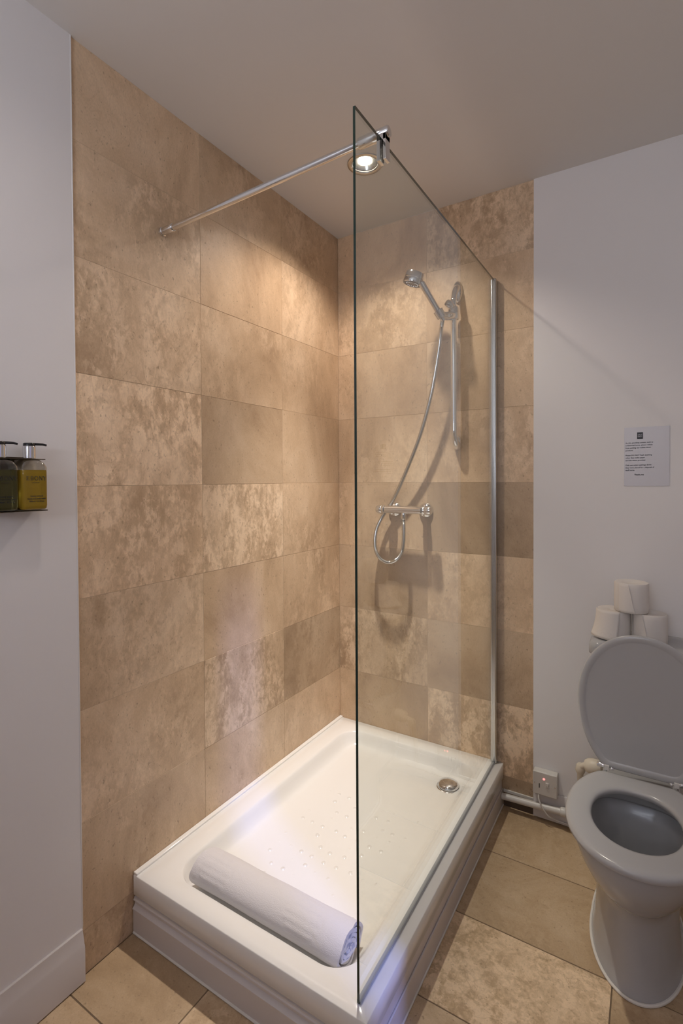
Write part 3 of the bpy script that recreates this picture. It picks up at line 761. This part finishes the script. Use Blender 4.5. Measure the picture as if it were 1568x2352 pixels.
# ------------------------------------------------------------------ toilet rolls on the cistern
def roll(cx, cy, z0, label, r=.0515, h=.098, rot=0.0, seam=0.0, flap=False):
    t_ = thing('toilet_roll', label, 'toilet roll', (cx, cy, z0), 'toilet rolls stacked on the cistern')
    mb = MB(); n = 72; rings = []
    def ring(f, z):
        pts = []
        for k in range(n):
            a = 2 * PI * k / n; rr = r * f + .0007 * math.sin(3 * a + rot) + .0005 * noise.noise(Vector((math.cos(a) * 3, math.sin(a) * 3, rot + z * 20)))
            pts.append((cx + rr * math.cos(a), cy + rr * math.sin(a), z0 + z))
        return pts
    rings = [ring(.02, .002), ring(.95, .0006), ring(.995, .003), ring(1.0, .02), ring(1.004, h * .5), ring(1.0, h - .02), ring(.997, h - .003), ring(.96, h), ring(.42, h - .0008), ring(.36, h - .0035), ring(.05, h - .0045)]
    mb.loft(rings, 'paper', True, True)
    keep(mb.build('paper_roll', angle=50), t_)
    mb = MB(); vs = []; nA, nZ = 18, 12
    for i in range(nA + 1):
        u = i / nA
        for k in range(nZ + 1):
            v = k / nZ
            if flap:      # loose sheet, flaring out at the lower left
                a = math.radians(-178 + 112 * u - 10 * (1 - v) * u)
                lift = .0018 + .017 * (1 - v) ** 2 * (1 - u) ** 1.5 + .006 * u ** 3 * (1 - v)
                z = z0 + .001 + (h - .001) * v + .004 * (1 - u) * (1 - v)
            else:
                a = math.radians(-170 + 60 * u + seam - 22 * v * (1 if u > .5 else 0) * (u - .5) * 2)
                lift = .0010 + .0010 * (u > .9)
                z = z0 + .0015 + (h - .003) * v
            vs.append((cx + (r + lift) * math.cos(a), cy + (r + lift) * math.sin(a), z))
    fs = [(i * (nZ + 1) + k, (i + 1) * (nZ + 1) + k, (i + 1) * (nZ + 1) + k + 1, i * (nZ + 1) + k + 1) for i in range(nA) for k in range(nZ)]
    mb.add(vs, fs, 'paper', smooth=True)
    o = mb.build('loose_sheet', angle=60); keep(o, t_)
    sm = o.modifiers.new('solid', 'SOLIDIFY'); sm.thickness = .0006; sm.offset = 0
    return t_
RZ = .7872
roll(1.187, -.122, RZ, 'lower left toilet roll with its end sheet hanging loose on the cistern', rot=1, flap=True)
roll(1.2925, -.118, RZ, 'lower right toilet roll standing on the cistern', rot=2.2, seam=20)
roll(1.2405, -.124, RZ + .0985, 'toilet roll balanced on top of the two others', rot=4.0, seam=34)

# ------------------------------------------------------------------ pipe, fused spur, cable
pp = MB()
pp.tube([(TX1 + .001, -.030, .0535), (.92, -.031, .0600), (1.012, -.033, .0680)], .0125, 'whiteplastic', 20)
wp = thing('waste_pipe', 'white plastic pipe running along the wall base from tray to toilet', 'pipe', (.9, -.03, .04))
keep(pp.build('pipe'), wp)
mb = MB(); mb.lathe([(.0126, 0), (.0155, .001), (.0165, .004), (.0165, .020), (.0150, .023), (.0126, .024)], 'whiteplastic', (1.006, -.033, .0677), (1, 0, .04), 24)
mb.tube([(1.03, -.033, .0690), (1.14, -.036, .0700), (1.20, -.10, .0700)], .0125, 'whiteplastic', 20)
keep(mb.build('coupling'), wp)

sp = thing('fused_spur', 'square white fused switch box with a red light low on the wall', 'electrical outlet', (.951, -.006, .11))
mb = MB(); mb.box((.9075, -.034, .1120), (.9945, -.0045, .1990), 'whiteplastic'); keep(mb.build('back_box', bevel=.003), sp)
mb = MB(); mb.box((.9070, -.0405, .1115), (.9950, -.0342, .1995), 'whiteplastic'); keep(mb.build('face_plate', bevel=.0025), sp)
mb = MB(); mb.lathe([(0, 0), (.0040, 0), (.0040, .0012), (.0025, .0022), (0, .0024)], 'led', (.948, -.0405, .1765), (0, -1, 0), 18); keep(mb.build('indicator', label='glowing red indicator'), sp)
mb = MB(); mb.box((.9300, -.0415, .139), (.9325, -.0403, .156), 'dark'); keep(mb.build('fuse_slot', label='thin dark slot'), sp)
mb = MB(); mb.box((.9540, -.0425, .1425), (.9665, -.0403, .1655), 'whiteplastic'); mb.box((.9548, -.0450, .153), (.9655, -.0423, .165), 'whiteplastic')
keep(mb.build('rocker_switch', bevel=.0012), sp)
for x in (.914, .988):
    mb = MB(); mb.lathe([(0, 0), (.0022, 0), (.0022, .0008), (0, .0012)], 'satin', (x, -.0405, .155), (0, -1, 0), 12); keep(mb.build('screw'), sp)
mb = MB(); mb.tube(catmull([(.928, -.030, .113), (.930, -.046, .098), (.944, -.050, .070), (.965, -.047, .042), (.984, -.030, .028), (1.01, -.022, .020), (1.08, -.020, .018)], 8), .0028, 'whiteplastic', 10)
cb = mb.build('flex_cable'); tag(cb, 'thin white cable drooping from the switch box over the skirting', 'cable')

# ------------------------------------------------------------------ paper notice
def text_mesh(name, body, size, mtx, parent, m_, align='LEFT', ext=.0001, bold=0, sp=1.0, lsp=1.0):
    cu_ = bpy.data.curves.new(name, 'FONT'); cu_.body = body; cu_.size = size; cu_.align_x = align; cu_.extrude = ext; cu_.offset = bold
    cu_.space_character = sp; cu_.space_line = lsp; cu_.resolution_u = 2
    tmp = bpy.data.objects.new('tmp', cu_); COL.objects.link(tmp); bpy.context.view_layer.update()
    me = bpy.data.meshes.new_from_object(tmp.evaluated_get(bpy.context.evaluated_depsgraph_get()))
    bpy.data.objects.remove(tmp); bpy.data.curves.remove(cu_)
    me.transform(mtx); me.name = name; me.materials.clear(); me.materials.append(M[m_])
    o = bpy.data.objects.new(name, me); COL.objects.link(o); return keep(o, parent)
no = thing('paper_notice', 'laminated white paper notice with a black logo and small print on the wall', 'notice', (1.2805, -.004, 1.41))
nx0, nx1, nz0, nz1 = 1.2122, 1.3490, 1.3064, 1.5148
mb = MB(); mb.box((nx0, -.0056, nz0), (nx1, -.0045, nz1), 'sheet'); keep(mb.build('sheet', bevel=.0003), no)
mb = MB(); mb.box((1.2520, -.0062, 1.4730), (1.2700, -.0056, 1.4960), 'ink'); keep(mb.build('logo', label='black square logo'), no)
RM = Matrix(((1, 0, 0, 0), (0, 0, -1, 0), (0, 1, 0, 0), (0, 0, 0, 1)))
def at_n(x, z): return Matrix.Translation((x, -.0058, z)) @ Matrix.Rotation(-.012, 4, 'Y') @ RM
text_mesh('logo_lettering', 'EAST\nEAST', .0062, Matrix.Translation((1.2540, -.0064, 1.4855)) @ RM, no, 'sheet', lsp=1.0)
lines = [(1.4655, 'As this plumbing system, such as'), (1.4565, 'a historical home, please refrain'), (1.4475, 'from putting our toilets down'), (1.4385, 'products.'),
         (1.4210, 'Please DO NOT flush anything'), (1.4120, 'other than toilet paper'), (1.4030, 'and the tissue provided.'),
         (1.3860, 'Only put toilet washings down'), (1.3770, 'they were placed for a disposal of'), (1.3680, 'stuff home.')]
for i, (z, s) in enumerate(lines):
    wdt = {0: .0064, 1: .0064}.get(i, .0064)
    text_mesh('text_line', s, wdt, at_n(1.2165, z - .006 - .002), no, 'ink', bold=.00012)
text_mesh('text_line', 'Thank you', .0068, at_n(1.2440, 1.3440), no, 'ink', bold=.00025)

# ------------------------------------------------------------------ soap dispensers
def pump_bottle(cy, cz, liquid, label, rot):
    t_ = thing('soap_dispenser', label, 'soap dispenser', (.047, cy, 1.268), 'pump bottles in the wall bracket')
    def ring(hx, hy, z, r): return [(x, y, z) for x, y, _ in rrect(.047 - hx, .047 + hx, cy - hy, cy + hy, min(r, hx * .98, hy * .98), 0, n=8, m=3)]
    mb = MB()
    mb.loft([ring(.024, .0255, 1.2685, .009), ring(.0265, .028, 1.271, .009), ring(.027, .029, 1.278, .009), ring(.027, .029, 1.350, .009), ring(.027, .029, 1.3585, .009), ring(.0262, .028, 1.3610, .009)], liquid, True, True)
    keep(mb.build('soap', angle=60, label='amber liquid' if liquid == 'amber' else 'dark green liquid'), t_)
    mb = MB()
    mb.loft([ring(.0275, .0296, 1.3600, .009), ring(.0272, .029, 1.368, .009), ring(.0235, .025, 1.378, .010), ring(.016, .018, 1.3855, .012), ring(.0125, .0125, 1.388, .0122), ring(.0125, .0125, 1.390, .0122)], 'clear', False, True)
    keep(mb.build('shoulder', angle=60), t_)
    mb = MB(); mb.lathe([(.0138, 0), (.0138, .0265), (.0125, .028), (0, .028)], 'chrome', (.047, cy, 1.3895), (0, 0, 1), 28); keep(mb.build('collar', label='shiny chrome collar'), t_)
    mb = MB(); mb.lathe([(0, 0), (.0125, 0), (.0125, .0055), (.011, .0075), (0, .008)], 'black', (.047, cy, 1.4175), (0, 0, 1), 28)
    d = Vector((math.sin(rot), math.cos(rot), 0))
    p = Vector((.047, cy, 1.4225)); mb.tube([p, p + d * .018, p + d * .028 + Vector((0, 0, -.0003)), p + d * .036 + Vector((0, 0, -.002))], [.0036, .0032, .0028, .0024], 'black', 12)
    keep(mb.build('pump_head', label='black pump head with spout'), t_)
    # serif lettering EBONY built from strokes on the front face
    fx = .0743; LW = .0015; lw = .0006; hh = .0092
    mb = MB()
    def wrap(y_):          # the print follows the rounded corner of the bottle
        dy = (y_ - cy) * .88 + .0035; e_ = abs(dy) - (.029 - .009)
        x_ = fx if e_ <= 0 else fx - .009 + math.sqrt(max(0, .009 ** 2 - min(e_, .0088) ** 2))
        return x_, cy + max(-.0289, min(.0289, dy))
    def bar(y0, z0, y1, z1, w_):
        v = Vector((y1 - y0, z1 - z0)); L_ = v.length; v.normalize(); n_ = Vector((-v.y, v.x)) * w_ / 2
        q = [(y0 + n_.x, z0 + n_.y), (y1 + n_.x, z1 + n_.y), (y1 - n_.x, z1 - n_.y), (y0 - n_.x, z0 - n_.y)]
        mb.add([(wrap(a)[0], wrap(a)[1], b) for a, b in q] + [(wrap(a)[0] + .0002, wrap(a)[1], b) for a, b in q], [(4, 5, 6, 7), (0, 1, 5, 4), (1, 2, 6, 5), (2, 3, 7, 6), (3, 0, 4, 7)], 'ink')
    def arc(cy_, cz_, ry, rz, a0, a1, w0, w1, n=14):
        pr = None
        for k in range(n + 1):
            a = math.radians(a0 + (a1 - a0) * k / n); q = (cy_ + ry * math.cos(a), cz_ + rz * math.sin(a))
            ww = w0 + (w1 - w0) * abs(math.cos(a))
            if pr: bar(pr[0], pr[1], q[0], q[1], ww)
            pr = q
    Z = 1.3370; y = cy - .0275
    # E
    bar(y + .0015, Z, y + .0015, Z + hh, LW); bar(y, Z + .0003, y + .007, Z + .0003, lw); bar(y, Z + hh - .0003, y + .0068, Z + hh - .0003, lw); bar(y + .0015, Z + hh / 2, y + .0055, Z + hh / 2, lw)
    bar(y + .007, Z, y + .0072, Z + .002, lw); bar(y + .0068, Z + hh, y + .0068, Z + hh - .002, lw)
    y += .0105  # B
    bar(y + .0015, Z, y + .0015, Z + hh, LW); bar(y, Z + .0003, y + .0045, Z + .0003, lw); bar(y, Z + hh - .0003, y + .0042, Z + hh - .0003, lw); bar(y + .0015, Z + .0048, y + .0042, Z + .0048, lw)
    arc(y + .0042, Z + .0069, .0022, .0021, -90, 90, lw, LW); arc(y + .0044, Z + .0026, .0027, .0023, -90, 90, lw, LW)
    y += .0140  # O
    arc(y + .0008, Z + hh / 2, .0043, .0046, 0, 360, lw, LW, 24)
    y += .0075  # N
    bar(y + .0012, Z, y + .0012, Z + hh, lw); bar(y + .0080, Z, y + .0080, Z + hh, lw); bar(y + .0012, Z + hh, y + .0080, Z, LW)
    for a in (.0012, .008): bar(y + a - .0012, Z + (0 if a < .005 else hh), y + a + .0012, Z + (0 if a < .005 else hh), lw)
    y += .0112  # Y
    bar(y, Z + hh, y + .0038, Z + hh * .48, LW); bar(y + .0076, Z + hh, y + .0038, Z + hh * .48, lw); bar(y + .0038, Z + hh * .5, y + .0038, Z, LW)
    bar(y - .001, Z + hh, y + .002, Z + hh, lw); bar(y + .0062, Z + hh, y + .0088, Z + hh, lw); bar(y + .0024, Z, y + .0052, Z, lw)
    keep(mb.build('brand_lettering', angle=0), t_)
    RT = Matrix(((0, 0, 1, 0), (1, 0, 0, 0), (0, 1, 0, 0), (0, 0, 0, 1)))
    text_mesh('small_print', 'LONDON', .0032, Matrix.Translation((fx, cy, 1.3300)) @ RT, t_, 'ink', 'CENTER', sp=1.3)
    for k, s in enumerate(('luxury natural', 'hand and body wash', '300ml / 10.1fl.oz.')):
        text_mesh('small_print', s, .0050, Matrix.Translation((fx, cy + .002, 1.2985 - .0062 * k)) @ RT, t_, 'ink', 'CENTER', bold=.00008)
    return t_
pump_bottle(-1.4555, 0, 'amber', 'pump bottle of amber soap, right one in the wall bracket', 0.35)
pump_bottle(-1.5200, 0, 'darkamber', 'pump bottle of dark soap cut off by the left picture edge', 0.30)
bk = thing('dispenser_bracket', 'dark wall bracket holding the two pump bottles', 'bracket', (.006, -1.49, 1.262))
mb = MB(); mb.box((.0055, -1.560, 1.3855), (.066, -1.428, 1.3875), 'bracket')
mb.box((.0055, -1.556, 1.3875), (.0085, -1.430, 1.3925), 'bracket'); keep(mb.build('neck_plate', bevel=.0008), bk)
mb = MB(); mb.box((.0055, -1.556, 1.2640), (.066, -1.424, 1.2665), 'bracket'); keep(mb.build('base_plate', bevel=.0008), bk)
mb = MB(); mb.box((.0055, -1.50, 1.2665), (.0085, -1.47, 1.3855), 'bracket'); keep(mb.build('back_strap'), bk)
